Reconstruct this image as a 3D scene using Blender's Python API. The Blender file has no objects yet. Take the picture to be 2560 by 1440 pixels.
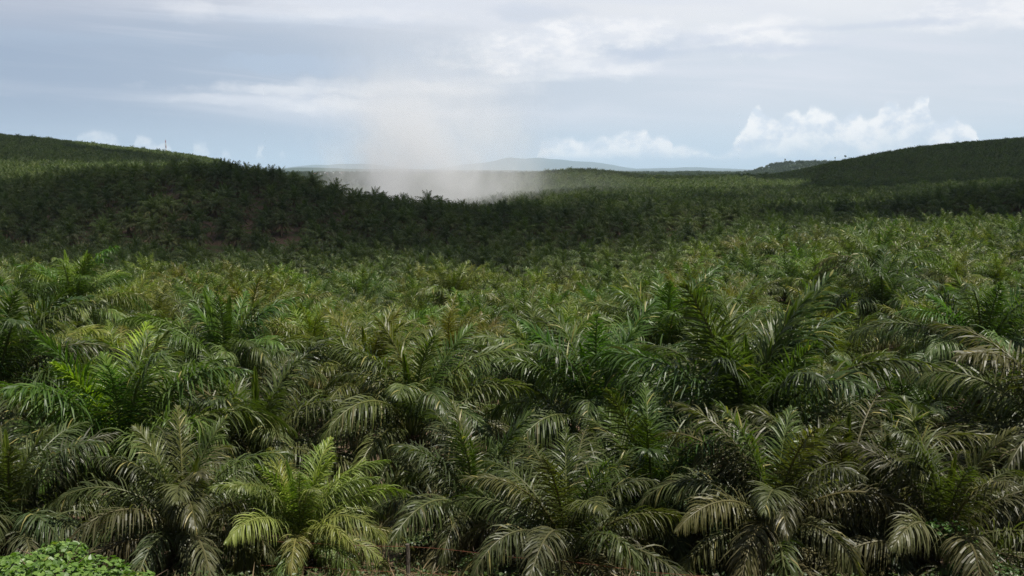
import bpy, math, random
import numpy as np
from mathutils import Vector, Matrix

random.seed(7)
RNG = np.random.default_rng(11)
R = math.radians
scene = bpy.context.scene
COL = scene.collection

# ------------------------------------------------------------------ camera
FPX, HORIZ = 2512.0, 425.0                    # focal length and horizon row, in photo pixels (2560 wide)
PITCH = math.atan((720 - HORIZ) / FPX)
cam_d = bpy.data.cameras.new('camera')
cam_d.sensor_width = 36.0
cam_d.lens = 36.0 * FPX / 2560.0
cam_d.clip_start, cam_d.clip_end = 0.1, 90000.0
cam = bpy.data.objects.new('camera', cam_d)
COL.objects.link(cam)
cam.location = (0, 0, 0)
cam.rotation_euler = (math.pi / 2 - PITCH, 0, 0)
scene.camera = cam
CP, SP = math.cos(PITCH), math.sin(PITCH)


def at(px, py, Y):
    """world point at depth Y seen at photo pixel (px, py)"""
    a, b = (px - 1280) / FPX, (720 - py) / FPX
    d = (a, CP + b * SP, b * CP - SP)
    k = Y / d[1]
    return Vector((d[0] * k, Y, d[2] * k))


def project(p):
    """photo pixel of a world point"""
    f = p[1] * CP - p[2] * SP
    u = p[1] * SP + p[2] * CP
    return 1280 + FPX * p[0] / f, 720 - FPX * u / f


def azel(px, py):
    p = at(px, py, 1.0)
    return math.atan2(p.x, p.y), math.atan2(p.z, math.hypot(p.x, p.y))


# ------------------------------------------------------------------ helpers
def tag(o, label=None, cat=None, group=None, kind=None):
    if label: o['label'] = label
    if cat: o['category'] = cat
    if group: o['group'] = group
    if kind: o['kind'] = kind
    return o


def empty(name, loc, rz=0.0):
    o = bpy.data.objects.new(name, None)
    COL.objects.link(o)
    o.empty_display_size = 0.3
    o.location = loc
    o.rotation_euler = (0, 0, rz)
    return o


def link(name, me, parent=None, loc=(0, 0, 0), rot=(0, 0, 0), scale=(1, 1, 1), color=None, coll=None):
    o = bpy.data.objects.new(name, me)
    (coll or COL).objects.link(o)
    o.parent = parent
    o.location, o.rotation_euler, o.scale = loc, rot, scale
    if color: o.color = (*color, 1.0)
    return o


class MB:
    """collects vertices and faces with two per-face values (tint, age) for ONE mesh"""
    def __init__(s):
        s.v, s.f, s.t, s.a = [], [], [], []

    def add(s, vs, fs, tint=0.5, age=0.0):
        b = len(s.v)
        s.v.extend(vs)
        for f in fs:
            s.f.append(tuple(i + b for i in f)); s.t.append(tint); s.a.append(age)

    def tube(s, pts, radii, n=5, tint=0.5, age=0.0, cap=True):
        b = len(s.v)
        up0 = Vector((0.13, 0.21, 0.97))
        for i, p in enumerate(pts):
            p = Vector(p)
            d = (Vector(pts[min(i + 1, len(pts) - 1)]) - Vector(pts[max(i - 1, 0)])).normalized()
            u = up0 if abs(d.dot(up0)) < 0.95 else Vector((1, 0, 0))
            x = d.cross(u).normalized(); y = d.cross(x)
            for k in range(n):
                a = 2 * math.pi * k / n
                s.v.append(tuple(p + (x * math.cos(a) + y * math.sin(a)) * radii[i]))
        for i in range(len(pts) - 1):
            for k in range(n):
                k2 = (k + 1) % n
                s.f.append((b + i * n + k, b + i * n + k2, b + (i + 1) * n + k2, b + (i + 1) * n + k))
                s.t.append(tint); s.a.append(age)
        if cap:
            s.f.append(tuple(b + k for k in range(n))); s.t.append(tint); s.a.append(age)
            e = b + (len(pts) - 1) * n
            s.f.append(tuple(e + k for k in reversed(range(n)))); s.t.append(tint); s.a.append(age)

    def box(s, lo, hi, tint=0.5, age=0.0):
        x0, y0, z0 = lo; x1, y1, z1 = hi
        s.add([(x0, y0, z0), (x1, y0, z0), (x1, y1, z0), (x0, y1, z0), (x0, y0, z1), (x1, y0, z1), (x1, y1, z1), (x0, y1, z1)],
              [(3, 2, 1, 0), (4, 5, 6, 7), (0, 1, 5, 4), (1, 2, 6, 5), (2, 3, 7, 6), (3, 0, 4, 7)], tint, age)

    def merge(s, other, mat=None, tint_off=0.0):
        b = len(s.v)
        if mat is None:
            s.v.extend(other.v)
        else:
            A = np.array(other.v) @ np.array(mat.to_3x3()).T + np.array(mat.translation)
            s.v.extend(map(tuple, A))
        s.f.extend(tuple(i + b for i in f) for f in other.f)
        s.t.extend(x + tint_off for x in other.t); s.a.extend(other.a)

    def mesh(s, name, mat, smooth=False):
        me = bpy.data.meshes.new(name)
        me.from_pydata(s.v, [], s.f)
        for nm, arr in (('tint', s.t), ('age', s.a)):
            at_ = me.attributes.new(nm, 'FLOAT', 'FACE')
            at_.data.foreach_set('value', np.array(arr, dtype=np.float32))
        if smooth:
            me.polygons.foreach_set('use_smooth', [True] * len(me.polygons))
        me.materials.append(mat)
        me.update()
        return me


# ------------------------------------------------------------------ node helper
class NT:
    def __init__(s, tree):
        s.t = tree; s.n = tree.nodes; s.l = tree.links; s.n.clear()

    def new(s, typ, **kw):
        n = s.n.new(typ)
        for k, v in kw.items(): setattr(n, k, v)
        return n

    def put(s, sock, val):
        if val is None: return
        if isinstance(val, bpy.types.NodeSocket): s.l.new(val, sock)
        elif isinstance(val, (tuple, list)) and sock.type == 'RGBA' and len(val) == 3: sock.default_value = (*val, 1)
        else: sock.default_value = val

    def m(s, op, a, b=None, c=None, clamp=False):
        n = s.new('ShaderNodeMath', operation=op, use_clamp=clamp)
        for i, v in enumerate((a, b, c)): s.put(n.inputs[i], v)
        return n.outputs[0]

    def mix(s, fac, a, b, blend='MIX'):
        n = s.new('ShaderNodeMix', data_type='RGBA', blend_type=blend)
        n.clamp_factor = True
        s.put(n.inputs[0], fac); s.put(n.inputs[6], a); s.put(n.inputs[7], b)
        return n.outputs[2]

    def ss(s, v, lo, hi, o0=0.0, o1=1.0):
        n = s.new('ShaderNodeMapRange', interpolation_type='SMOOTHSTEP')
        for i, x in enumerate((v, lo, hi, o0, o1)): s.put(n.inputs[i], x)
        return n.outputs[0]

    def noise(s, vec, scale=1.0, detail=4.0, rough=0.55, dist=0.0):
        n = s.new('ShaderNodeTexNoise')
        s.put(n.inputs['Vector'], vec); n.inputs['Scale'].default_value = scale
        n.inputs['Detail'].default_value = detail; n.inputs['Roughness'].default_value = rough
        n.inputs['Distortion'].default_value = dist
        return n.outputs[0]

    def vec(s, x, y, z):
        n = s.new('ShaderNodeCombineXYZ')
        for i, v in enumerate((x, y, z)): s.put(n.inputs[i], v)
        return n.outputs[0]

    def sep(s, v):
        n = s.new('ShaderNodeSeparateXYZ'); s.put(n.inputs[0], v)
        return n.outputs


def material(name):
    m = bpy.data.materials.new(name); m.use_nodes = True
    nt = NT(m.node_tree)
    out = nt.new('ShaderNodeOutputMaterial')
    return m, nt, out


def leaf_material(name, from_random=None, translucency=0.38, rough=0.42, spec=0.33):
    """palm leaf: green from the object's own colour (or a per-copy choice), yellowing and drying by leaf age"""
    m, nt, out = material(name)
    info = nt.new('ShaderNodeObjectInfo')
    ti = nt.new('ShaderNodeAttribute', attribute_name='tint').outputs['Fac']
    ag = nt.new('ShaderNodeAttribute', attribute_name='age').outputs['Fac']
    if from_random:
        rp = nt.new('ShaderNodeValToRGB')
        cr = rp.color_ramp; cr.interpolation = 'LINEAR'
        while len(cr.elements) < len(from_random): cr.elements.new(0.5)
        for i, c in enumerate(from_random):
            cr.elements[i].position = i / (len(from_random) - 1); cr.elements[i].color = (*c, 1)
        nt.put(rp.inputs[0], info.outputs['Random'])
        green = rp.outputs[0]
    else:
        green = info.outputs['Color']
    hsv = nt.new('ShaderNodeHueSaturation')
    nt.put(hsv.inputs['Color'], green)
    nt.put(hsv.inputs['Hue'], nt.ss(ti, 0.0, 1.0, 0.514, 0.488))
    nt.put(hsv.inputs['Value'], nt.ss(ti, 0.0, 1.0, 0.62, 1.45))
    hsv.inputs['Saturation'].default_value = 1.0
    yellow = nt.ss(ti, 0.93, 1.0)
    c = nt.mix(nt.m('MULTIPLY', yellow, 0.7), hsv.outputs[0], (0.30, 0.26, 0.09))
    dry = nt.mix(ti, (0.090, 0.064, 0.036), (0.235, 0.175, 0.10))
    c = nt.mix(ag, c, dry)
    p = nt.new('ShaderNodeBsdfPrincipled')
    nt.put(p.inputs['Base Color'], c)
    nt.put(p.inputs['Roughness'], nt.ss(ag, 0, 1, rough, 0.75))
    nt.put(p.inputs['Specular IOR Level'], nt.ss(ag, 0, 1, spec, 0.2))
    tr = nt.new('ShaderNodeBsdfTranslucent')
    tc = nt.mix(1.0, c, (1.12, 1.38, 0.36), 'MULTIPLY')
    nt.put(tr.inputs['Color'], nt.mix(ag, tc, c))
    mx = nt.new('ShaderNodeMixShader')
    mx.inputs[0].default_value = translucency
    nt.l.new(p.outputs[0], mx.inputs[1]); nt.l.new(tr.outputs[0], mx.inputs[2])
    nt.l.new(mx.outputs[0], out.inputs['Surface'])
    return m


def plain_material(name, c1, c2, scale=3.0, rough=0.85, stretch=(1, 1, 1), bump=0.0, detail=6):
    m, nt, out = material(name)
    tc = nt.new('ShaderNodeTexCoord')
    mp = nt.new('ShaderNodeMapping'); mp.inputs['Scale'].default_value = stretch
    nt.l.new(tc.outputs['Object'], mp.inputs[0])
    n = nt.noise(mp.outputs[0], scale, detail, 0.6)
    c = nt.mix(nt.ss(n, 0.32, 0.68), c1, c2)
    p = nt.new('ShaderNodeBsdfPrincipled')
    nt.put(p.inputs['Base Color'], c); p.inputs['Roughness'].default_value = rough
    p.inputs['Specular IOR Level'].default_value = 0.25
    if bump:
        b = nt.new('ShaderNodeBump'); b.inputs['Strength'].default_value = bump; b.inputs['Distance'].default_value = 0.1
        nt.l.new(n, b.inputs['Height']); nt.l.new(b.outputs[0], p.inputs['Normal'])
    nt.l.new(p.outputs[0], out.inputs['Surface'])
    return m


GREENS = [(0.074, 0.100, 0.021), (0.083, 0.108, 0.020), (0.092, 0.114, 0.020), (0.062, 0.087, 0.023), (0.079, 0.110, 0.018), (0.098, 0.119, 0.027), (0.055, 0.076, 0.021)]
M_leaf = leaf_material('palm_leaf')
M_leaf_far = leaf_material('palm_leaf_stand', [(0.042, 0.062, 0.020), (0.062, 0.090, 0.024), (0.082, 0.108, 0.026), (0.054, 0.080, 0.026), (0.076, 0.112, 0.024), (0.048, 0.070, 0.022), (0.088, 0.112, 0.030)])
M_creeper = leaf_material('creeper_leaf', None, 0.35, 0.45, 0.5)
M_trunk = plain_material('palm_trunk_bark', (0.035, 0.024, 0.016), (0.12, 0.085, 0.055), 6, 0.95, (1, 1, 2), 0.6)
M_post = plain_material('weathered_post_wood', (0.05, 0.042, 0.033), (0.17, 0.145, 0.115), 14, 0.95, (4, 4, 0.35), 0.8)
M_wire = plain_material('rusty_wire', (0.09, 0.028, 0.014), (0.17, 0.06, 0.03), 9, 0.8)
M_mast_red = plain_material('mast_red_paint', (0.22, 0.05, 0.04), (0.28, 0.08, 0.06), 1, 0.6)
M_mast_white = plain_material('mast_white_paint', (0.5, 0.5, 0.5), (0.6, 0.6, 0.6), 1, 0.6)
M_wall = plain_material('house_wall_plaster', (0.42, 0.41, 0.39), (0.58, 0.57, 0.54), 1, 0.8)
M_roof_grey = plain_material('metal_roof', (0.36, 0.37, 0.39), (0.5, 0.5, 0.52), 1, 0.5)
M_roof_red = plain_material('tile_roof', (0.24, 0.1, 0.07), (0.32, 0.14, 0.09), 1, 0.8)
M_mount = plain_material('mountain_forest', (0.02, 0.035, 0.018), (0.045, 0.06, 0.03), 0.004, 1.0)
M_dark = plain_material('window_dark', (0.03, 0.03, 0.035), (0.05, 0.05, 0.055), 1, 0.3)


# ------------------------------------------------------------------ terrain
WARP_A = [0, 45, 70, 110, 167, 230, 300, 350, 430, 500, 545, 580, 640, 720, 900, 1200, 1500, 1700, 2000, 2600, 60000]
WARP_B = [0, 45, 65, 93, 129, 164, 204, 244, 273, 300, 318, 337, 385, 445, 585, 820, 1060, 1240, 1500, 2000, 60000]


def warp(Y): return float(np.interp(Y, WARP_A, WARP_B))


CAN_Y, CAN_Z = [0, 60, 200, 300, 700, 99999], [6.6, 6.6, 7.4, 8.2, 8.4, 8.4]   # canopy height over the ground
NEAR = [(-60, -1.6), (-6, -1.6), (2, -1.9), (10, -4.8), (17, -7.8), (25, -10.7), (33, -13.0), (45, -14.9)]
T_COLS = {
    -0.75: [(70, 750), (110, 712), (167, 690), (230, 658), (300, 632), (350, 602), (430, 540), (520, 490), (600, 452), (650, 440), (720, 420), (900, 380), (1200, 330), (1500, 296), (1700, 300), 2000.45, 2600.0],
    -0.51: [(70, 752), (110, 712), (167, 690), (230, 658), (300, 632), (350, 603), (430, 532), (520, 480), (600, 441), (650, 438), (720, 426), (900, 397), (1200, 358), (1500, 333), (1700, 336), 2000.35, 2600.0],
    -0.40: [(70, 765), (110, 720), (167, 694), (230, 660), (300, 633), (350, 598), (430, 520), (520, 450), (590, 410), (640, 411), (700, 420), (900, 406), (1200, 380), (1500, 362), (1700, 362), 2000.20, 2600.0],
    -0.30: [(70, 778), (110, 730), (167, 700), (230, 664), (300, 635), (350, 597), (430, 512), (500, 435), (545, 399), (580, 397), (640, 410), (720, 426), (900, 422), (1200, 406), (1500, 392), (1700, 392), 2000.05, 2600.0],
    -0.215: [(70, 790), (110, 740), (167, 706), (230, 675), (300, 642), (350, 600), (430, 522), (500, 450), (545, 421), (575, 422), (640, 445), 720.0, 900.0, 1500.0, 2600.0],
    -0.151: [(70, 800), (110, 750), (167, 712), (230, 677), (300, 640), (350, 604), (430, 542), (500, 480), (535, 461), (560, 463), 640.0, 900.0, 1500.0, 2600.0],
    -0.09: [(70, 810), (110, 760), (167, 717), (230, 679), (300, 640), (350, 604), (430, 547), (500, 494), (530, 486), (560, 488), 640.0, 900.0, (1200, 462), (1400, 432), (1550, 436), 1800.0, 2600.0],
    0.0: [(70, 820), (110, 767), (167, 722), (230, 680), (300, 638), (350, 597), (430, 538), (500, 496), (530, 491), (560, 493), 640.0, 750.0, (900, 478), (1100, 458), (1300, 433), (1400, 430), (1500, 432), 1750.0, 2600.0],
    0.068: [(70, 820), (110, 766), (167, 718), (230, 675), (300, 630), (350, 592), (430, 536), (500, 495), (530, 490), (570, 491), 640.0, (750, 482), (900, 466), (1100, 447), (1300, 422), (1400, 418), (1500, 422), 1750.0, 2600.0],
    0.15: [(70, 815), (110, 760), (167, 700), (230, 655), (300, 612), (350, 578), (430, 533), (520, 497), (570, 492), 640.0, (750, 482), (900, 469), (1100, 457), (1300, 443), (1400, 436), (1500, 437), 1750.0, 2600.0],
    0.255: [(70, 805), (110, 742), (150, 660), (167, 640), (230, 592), (300, 560), (350, 542), (430, 516), (520, 496), (570, 493), (640, 490), (750, 482), (900, 469), (1100, 457), (1300, 442), (1500, 430), 1800.0, 2600.0],
    0.326: [(70, 795), (110, 720), (140, 655), (167, 626), (230, 585), (300, 558), (350, 541), (430, 522), (520, 499), (640, 487), (750, 479), (900, 466), (1100, 452), (1300, 425), (1500, 398), (1650, 400), 1950.0, 2600.0],
    0.406: [(70, 785), (110, 700), (140, 645), (167, 613), (230, 576), (300, 551), (350, 541), (400, 515), (430, 478), (480, 470), (520, 474), (580, 505), (640, 490), (750, 474), (900, 462), (1100, 433), (1300, 394), (1500, 366), (1650, 366), 1950.20, 2600.0],
    0.51: [(70, 782), (110, 692), (140, 632), (167, 602), (230, 562), (300, 537), (350, 524), (390, 505), (420, 456), (480, 440), (520, 443), (580, 478), (640, 462), (750, 454), (900, 442), (1100, 414), (1300, 374), (1500, 342), (1650, 342), 1950.40, 2600.0],
    0.75: [(70, 780), (110, 690), (140, 625), (167, 590), (230, 552), (300, 525), (350, 505), (420, 440), (480, 425), (540, 425), (640, 435), (750, 430), (900, 415), (1100, 380), (1300, 335), (1500, 300), (1650, 300), 1950.60, 2600.0],
}


def pchip(xs, ys, x):
    xs = np.asarray(xs, float); ys = np.asarray(ys, float)
    h = np.diff(xs); d = np.diff(ys) / h
    mm = np.zeros_like(xs)
    w1 = 2 * h[1:] + h[:-1]; w2 = h[1:] + 2 * h[:-1]
    with np.errstate(divide='ignore', invalid='ignore'):
        mi = (w1 + w2) / (w1 / d[:-1] + w2 / d[1:])
    mm[1:-1] = np.where(d[:-1] * d[1:] > 0, mi, 0)
    mm[0], mm[-1] = d[0], d[-1]
    x = np.clip(x, xs[0], xs[-1])
    i = np.clip(np.searchsorted(xs, x) - 1, 0, len(xs) - 2)
    t = (x - xs[i]) / h[i]
    return ((1 + 2 * t) * (1 - t) ** 2 * ys[i] + t * (1 - t) ** 2 * h[i] * mm[i] + t * t * (3 - 2 * t) * ys[i + 1] + t * t * (t - 1) * h[i] * mm[i + 1])


PLAIN = -17.0
TK = sorted(T_COLS)
YS = np.concatenate([np.arange(-60, 60, 2.0), np.arange(60, 700, 5.0), np.arange(700, 2600, 20.0), [2600, 2800, 3200, 4000, 60000]])
TT = np.linspace(-0.75, 0.75, 151)
_cols = []
for t in TK:
    pts = list(NEAR)
    for e in T_COLS[t]:
        if isinstance(e, tuple):
            pts.append((warp(e[0]), (HORIZ - e[1]) / FPX * warp(e[0]) - float(np.interp(warp(e[0]), CAN_Y, CAN_Z))))
        else:
            Yq = math.floor(e); extra = round((e - Yq) * 100)
            pts.append((warp(Yq), (-28.0 if Yq < 2000 else PLAIN - 4) + (extra + 28 if extra else 0)))
    pts += [(3000, PLAIN), (60000, PLAIN)]
    _cols.append(pchip([p[0] for p in pts], [p[1] for p in pts], YS))
_cols = np.array(_cols)
TZ = np.array([pchip(TK, _cols[:, j], TT) for j in range(len(YS))])      # [Y, t]


def vnoise(x, y, seed=0):
    """cheap smooth value noise"""
    xi, yi = np.floor(x), np.floor(y)
    fx, fy = x - xi, y - yi
    fx, fy = fx * fx * (3 - 2 * fx), fy * fy * (3 - 2 * fy)
    def hsh(a, b):
        v = np.sin(a * 127.1 + b * 311.7 + seed * 74.7) * 43758.5453
        return v - np.floor(v)
    return (hsh(xi, yi) * (1 - fx) + hsh(xi + 1, yi) * fx) * (1 - fy) + (hsh(xi, yi + 1) * (1 - fx) + hsh(xi + 1, yi + 1) * fx) * fy - 0.5


def height(x, Y):
    x = np.asarray(x, float); Y = np.asarray(Y, float)
    t = np.clip(x / np.maximum(Y, 45.0), -0.75, 0.75)
    j = np.clip(np.searchsorted(YS, Y) - 1, 0, len(YS) - 2)
    fy = np.clip((Y - YS[j]) / (YS[j + 1] - YS[j]), 0, 1)
    k = (t - TT[0]) / (TT[1] - TT[0]); i = np.clip(np.floor(k).astype(int), 0, len(TT) - 2); fx = k - i
    z = (TZ[j, i] * (1 - fx) + TZ[j, i + 1] * fx) * (1 - fy) + (TZ[j + 1, i] * (1 - fx) + TZ[j + 1, i + 1] * fx) * fy
    amp = np.clip((Y - 20) / 60, 0, 1)
    z = z + 1.0 * amp * vnoise(x / 31, Y / 31, 1) + 1.6 * np.clip((Y - 100) / 400, 0, 1) * vnoise(x / 95, Y / 95, 2)
    return z


def ground_mesh():
    rows = np.concatenate([np.arange(-50, 60, 1.5), np.geomspace(60, 2600, 130), np.geomspace(2800, 60000, 22)])
    cs = np.linspace(-1.25, 1.25, 131)
    Yg, Cg = np.meshgrid(rows, cs, indexing='ij')
    Xg = Cg * (np.abs(Yg) + 45)
    Z = height(Xg, Yg) + 0.12 * vnoise(Xg / 1.7, Yg / 1.7, 3) * (Yg < 120)
    V = np.stack([Xg, Yg, Z], -1).reshape(-1, 3)
    nC = len(cs)
    F = [(r * nC + c, r * nC + c + 1, (r + 1) * nC + c + 1, (r + 1) * nC + c) for r in range(len(rows) - 1) for c in range(nC - 1)]
    me = bpy.data.meshes.new('ground'); me.from_pydata(V.tolist(), [], F)
    me.polygons.foreach_set('use_smooth', [True] * len(F))
    m, nt, out = material('plantation_soil')
    pos = nt.new('ShaderNodeNewGeometry').outputs['Position']
    n1 = nt.noise(pos, 0.35, 6, 0.6); n2 = nt.noise(pos, 4.0, 6, 0.7); n3 = nt.noise(pos, 0.004, 5, 0.6)
    soil = nt.mix(nt.ss(n2, 0.35, 0.65), (0.045, 0.032, 0.022), (0.15, 0.10, 0.066))
    weeds = nt.mix(n2, (0.03, 0.045, 0.014), (0.085, 0.105, 0.035))
    c = nt.mix(nt.ss(n1, 0.48, 0.6), soil, weeds)
    far = nt.mix(nt.ss(n3, 0.4, 0.6), (0.018, 0.030, 0.016), (0.042, 0.056, 0.028))
    c = nt.mix(nt.ss(nt.sep(pos)[1], 900, 1300), c, far)
    p = nt.new('ShaderNodeBsdfPrincipled'); nt.put(p.inputs['Base Color'], c); p.inputs['Roughness'].default_value = 0.95
    p.inputs['Specular IOR Level'].default_value = 0.15
    b = nt.new('ShaderNodeBump'); b.inputs['Strength'].default_value = 0.6; b.inputs['Distance'].default_value = 0.08
    nt.l.new(n2, b.inputs['Height']); nt.l.new(b.outputs[0], p.inputs['Normal'])
    nt.l.new(p.outputs[0], out.inputs['Surface'])
    me.materials.append(m)
    tag(link('ground', me), 'brown plantation soil with weeds rolling away to the horizon', None, None, 'structure')


ground_mesh()


# ------------------------------------------------------------------ fronds
def frond(rng, L, e0, bend, n, seg, wmul=1.0, age=0.0, leaf=0.95, beta=(38, 8, -22), droop=0.55, start=0.16, fold=0.0, twist=0.0, power=1.35):
    """One pinnate frond heading +X from the origin: an arching rachis carrying two rows of ribbon leaflets."""
    mb = MB()
    K = 18
    pts, tans = [Vector((0, 0, 0))], []
    side = rng.normal(0, 0.10)
    for i in range(K):
        s = i / K
        el = R(e0) - R(bend) * (s ** power)
        yaw = side * s
        d = Vector((math.cos(el) * math.cos(yaw), math.cos(el) * math.sin(yaw), math.sin(el)))
        tans.append(d)
        pts.append(pts[-1] + d * (L / K))
    tans.append(tans[-1])
    rad = [0.055 * (1 - i / K) ** 0.8 * (L / 5) + 0.006 for i in range(K + 1)]
    tb = 0.5 + rng.normal(0, 0.1)
    mb.tube(pts[::2] if n < 30 else pts, rad[::2] if n < 30 else rad, 3 if n < 30 else 5, 0.80, min(1, age + 0.12), False)
    down = Vector((0, 0, -1))
    patches = rng.uniform(0, 6.28, 3)
    for sd in (-1, 1):
        for i in range(n):
            u = (i + rng.uniform(-0.35, 0.35) + 0.5) / n
            s = start + (1 - start) * u
            k = min(max(s * K, 0), K - 1e-4); j = int(k); f = k - j
            p = pts[j].lerp(pts[j + 1], f)
            T = tans[j].lerp(tans[j + 1], f).normalized()
            S = Vector((-T.y, T.x, 0))
            S = S.normalized() if S.length > 1e-4 else Vector((0, 1, 0))
            N = T.cross(S); N = N if N.z > 0 or e0 > 80 else -N
            tw = twist * s
            S, N = S * math.cos(tw) + N * math.sin(tw), N * math.cos(tw) - S * math.sin(tw)
            prof = max(0.06, math.sin(math.pi * (0.13 + 0.84 * u))) ** 0.75
            ll = leaf * prof * rng.uniform(0.84, 1.1)
            al = R(74 - 46 * u + rng.normal(0, 6)) * (1 - fold)
            be = R(beta[i % 3] + rng.normal(0, 9))
            d = (T * math.cos(al) + (S * (sd * math.cos(be)) + N * math.sin(be)) * math.sin(al)).normalized()
            w = (T - d * T.dot(d))
            w = w.normalized() if w.length > 1e-3 else N
            q = rng.normal(0, 0.35)
            w = (w * math.cos(q) + d.cross(w) * math.sin(q)).normalized()
            w0 = 0.027 * wmul * rng.uniform(0.8, 1.2)
            dr = droop * rng.uniform(0.55, 1.5)
            if rng.random() < 0.06: dr *= 2.2
            c = p.copy(); vs = []
            for q2 in range(seg + 1):
                tq = q2 / seg
                ww = w0 * (0.75 + 0.5 * tq if tq < 0.45 else 1.0 * (1 - (tq - 0.45) / 0.55) + 0.12) if seg > 1 else w0 * (1 - 0.75 * tq)
                vs.append(tuple(c - w * ww)); vs.append(tuple(c + w * ww))
                if q2 < seg:
                    step = ll / seg
                    d = (d + down * (dr * (0.35 + 0.9 * tq) * (3.0 / seg) * 0.55)).normalized()
                    w = (w - d * w.dot(d)).normalized()
                    c = c + d * step
            ti = float(np.clip(0.5 + 0.14 * rng.normal() + 0.1 * math.sin(7 * u + patches[0]) + (tb - 0.5), 0.02, 0.86))
            if rng.random() < 0.018: ti = 1.0
            a = float(np.clip(age + rng.normal(0, 0.07) * (age > 0.02) + (0.35 if rng.random() < 0.03 and u > 0.6 else 0) * (age > 0.02), 0, 1))
            mb.add(vs, [(2 * q2, 2 * q2 + 1, 2 * q2 + 3, 2 * q2 + 2) for q2 in range(seg)], ti, a)
    return mb


# class: (length, elevation, bend, age, leaflet, droop, fold, count of variants)
CLASSES = {
    'spear':  dict(L=3.4, e0=86, bend=8, age=0.0, leaf=0.75, droop=0.05, fold=0.78, nv=2, pw=1.3),
    'erect':  dict(L=5.2, e0=81, bend=42, age=0.0, leaf=1.05, droop=0.55, fold=0.10, nv=6, pw=1.5),
    'upper':  dict(L=5.9, e0=72, bend=88, age=0.0, leaf=1.2, droop=1.1, fold=0.0, nv=7, pw=1.35),
    'mid':    dict(L=6.1, e0=60, bend=116, age=0.05, leaf=1.25, droop=1.6, fold=0.0, nv=7, pw=1.2),
    'low':    dict(L=5.9, e0=42, bend=118, age=0.13, leaf=1.2, droop=1.9, fold=0.0, nv=7, pw=1.1),
    'bottom': dict(L=5.4, e0=20, bend=104, age=0.30, leaf=1.1, droop=2.2, fold=0.0, nv=6, pw=1.0),
    'dry':    dict(L=4.7, e0=-18, bend=66, age=0.95, leaf=0.85, droop=2.4, fold=0.1, nv=4, pw=1.0),
}
ORDER = ['spear', 'erect', 'upper', 'mid', 'low', 'bottom', 'dry']


def frond_set(n, seg, wmul, seed, maxv=9):
    rng = np.random.default_rng(seed)
    out = {}
    for c in ORDER:
        q = CLASSES[c]; out[c] = []
        for v in range(min(q['nv'], maxv)):
            out[c].append(frond(rng, q['L'] * rng.uniform(0.92, 1.08), q['e0'] + rng.normal(0, 4), q['bend'] * rng.uniform(0.78, 1.16), n, seg, wmul,
                                q['age'] * rng.uniform(0.6, 1.4), q['leaf'], droop=q['droop'], fold=q['fold'], power=q['pw'], twist=rng.normal(0, 0.45) if c not in ('spear',) else 0))
    return out


SET_HI = frond_set(92, 4, 1.0, 21)
SET_MD = frond_set(58, 3, 1.25, 22, 4)
SET_LO = frond_set(34, 2, 1.8, 23, 4)
SET_FAR = frond_set(22, 2, 2.6, 24, 4)
ME_HI = {c: [m.mesh('frond_' + c, M_leaf) for m in v] for c, v in SET_HI.items()}
ME_MD = {c: [m.mesh('frond_' + c, M_leaf) for m in v] for c, v in SET_MD.items()}


def layout(rng, counts):
    """list of (class, azimuth, radius, z, tilt, scale) for one crown, youngest first"""
    seq = [c for c in ORDER for _ in range(counts.get(c, 0))]
    N = len(seq); ph = rng.uniform(0, 6.28)
    out = []
    for i, c in enumerate(seq):
        a = i / max(1, N - 1)
        out.append((c, ph + i * 2.39996 + rng.normal(0, 0.12), 0.05 + 0.28 * a, 0.15 - 1.0 * a ** 1.4 + rng.normal(0, 0.04), R(rng.normal(0, 4)), rng.uniform(0.88, 1.08)))
    return out


COUNTS = {
    'full':  dict(spear=1, erect=5, upper=8, mid=10, low=10, bottom=7, dry=4),
    'young': dict(spear=1, erect=6, upper=8, mid=8, low=6, bottom=2, dry=0),
    'dry':   dict(spear=1, erect=4, upper=6, mid=8, low=10, bottom=10, dry=8),
    'tall':  dict(spear=2, erect=10, upper=9, mid=9, low=8, bottom=5, dry=3),
    'far':   dict(spear=1, erect=7, upper=7, mid=6, low=6, bottom=6, dry=6),
    'spear': dict(spear=2, erect=5, upper=10, mid=11, low=9, bottom=6, dry=4),
}


def trunk_mesh(rng, h, r=0.36):
    """stem shaggy with old leaf bases"""
    mb = MB()
    zs = np.linspace(-0.4, h, 9)
    mb.tube([(0.04 * math.sin(z * 2), 0.04 * math.cos(z * 1.7), z) for z in zs], [r * (1.15 - 0.25 * i / 8) for i in range(9)], 10, 0.4)
    n = int(h * 26)
    for i in range(n):
        z = h * i / n; a = i * 2.39996
        d = Vector((math.cos(a), math.sin(a), 0)); sdv = Vector((-d.y, d.x, 0))
        l = rng.uniform(0.16, 0.38); w = rng.uniform(0.07, 0.11)
        p0 = d * (r * 0.9) + Vector((0, 0, z)); p1 = p0 + d * (l * 0.75) + Vector((0, 0, l * 0.9))
        mb.add([tuple(p0 - sdv * w), tuple(p0 + sdv * w), tuple(p1 + sdv * w * 0.45), tuple(p1 - sdv * w * 0.45), tuple(p0 + Vector((0, 0, 0.14)) - d * .02), tuple(p1 + Vector((0, 0, 0.05)))],
               [(0, 1, 2, 3), (0, 3, 5, 4), (1, 4, 5, 2), (2, 5, 3), (0, 4, 1)], rng.uniform(0.2, 0.8))
    return mb


TR_RNG = np.random.default_rng(5)
TRUNKS = {h: trunk_mesh(TR_RNG, h).mesh('trunk', M_trunk) for h in (1.4, 2.2, 3.2, 4.4)}


def trunk_for(h):
    k = min(TRUNKS, key=lambda q: abs(q - h))
    return TRUNKS[k], h / k


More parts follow.
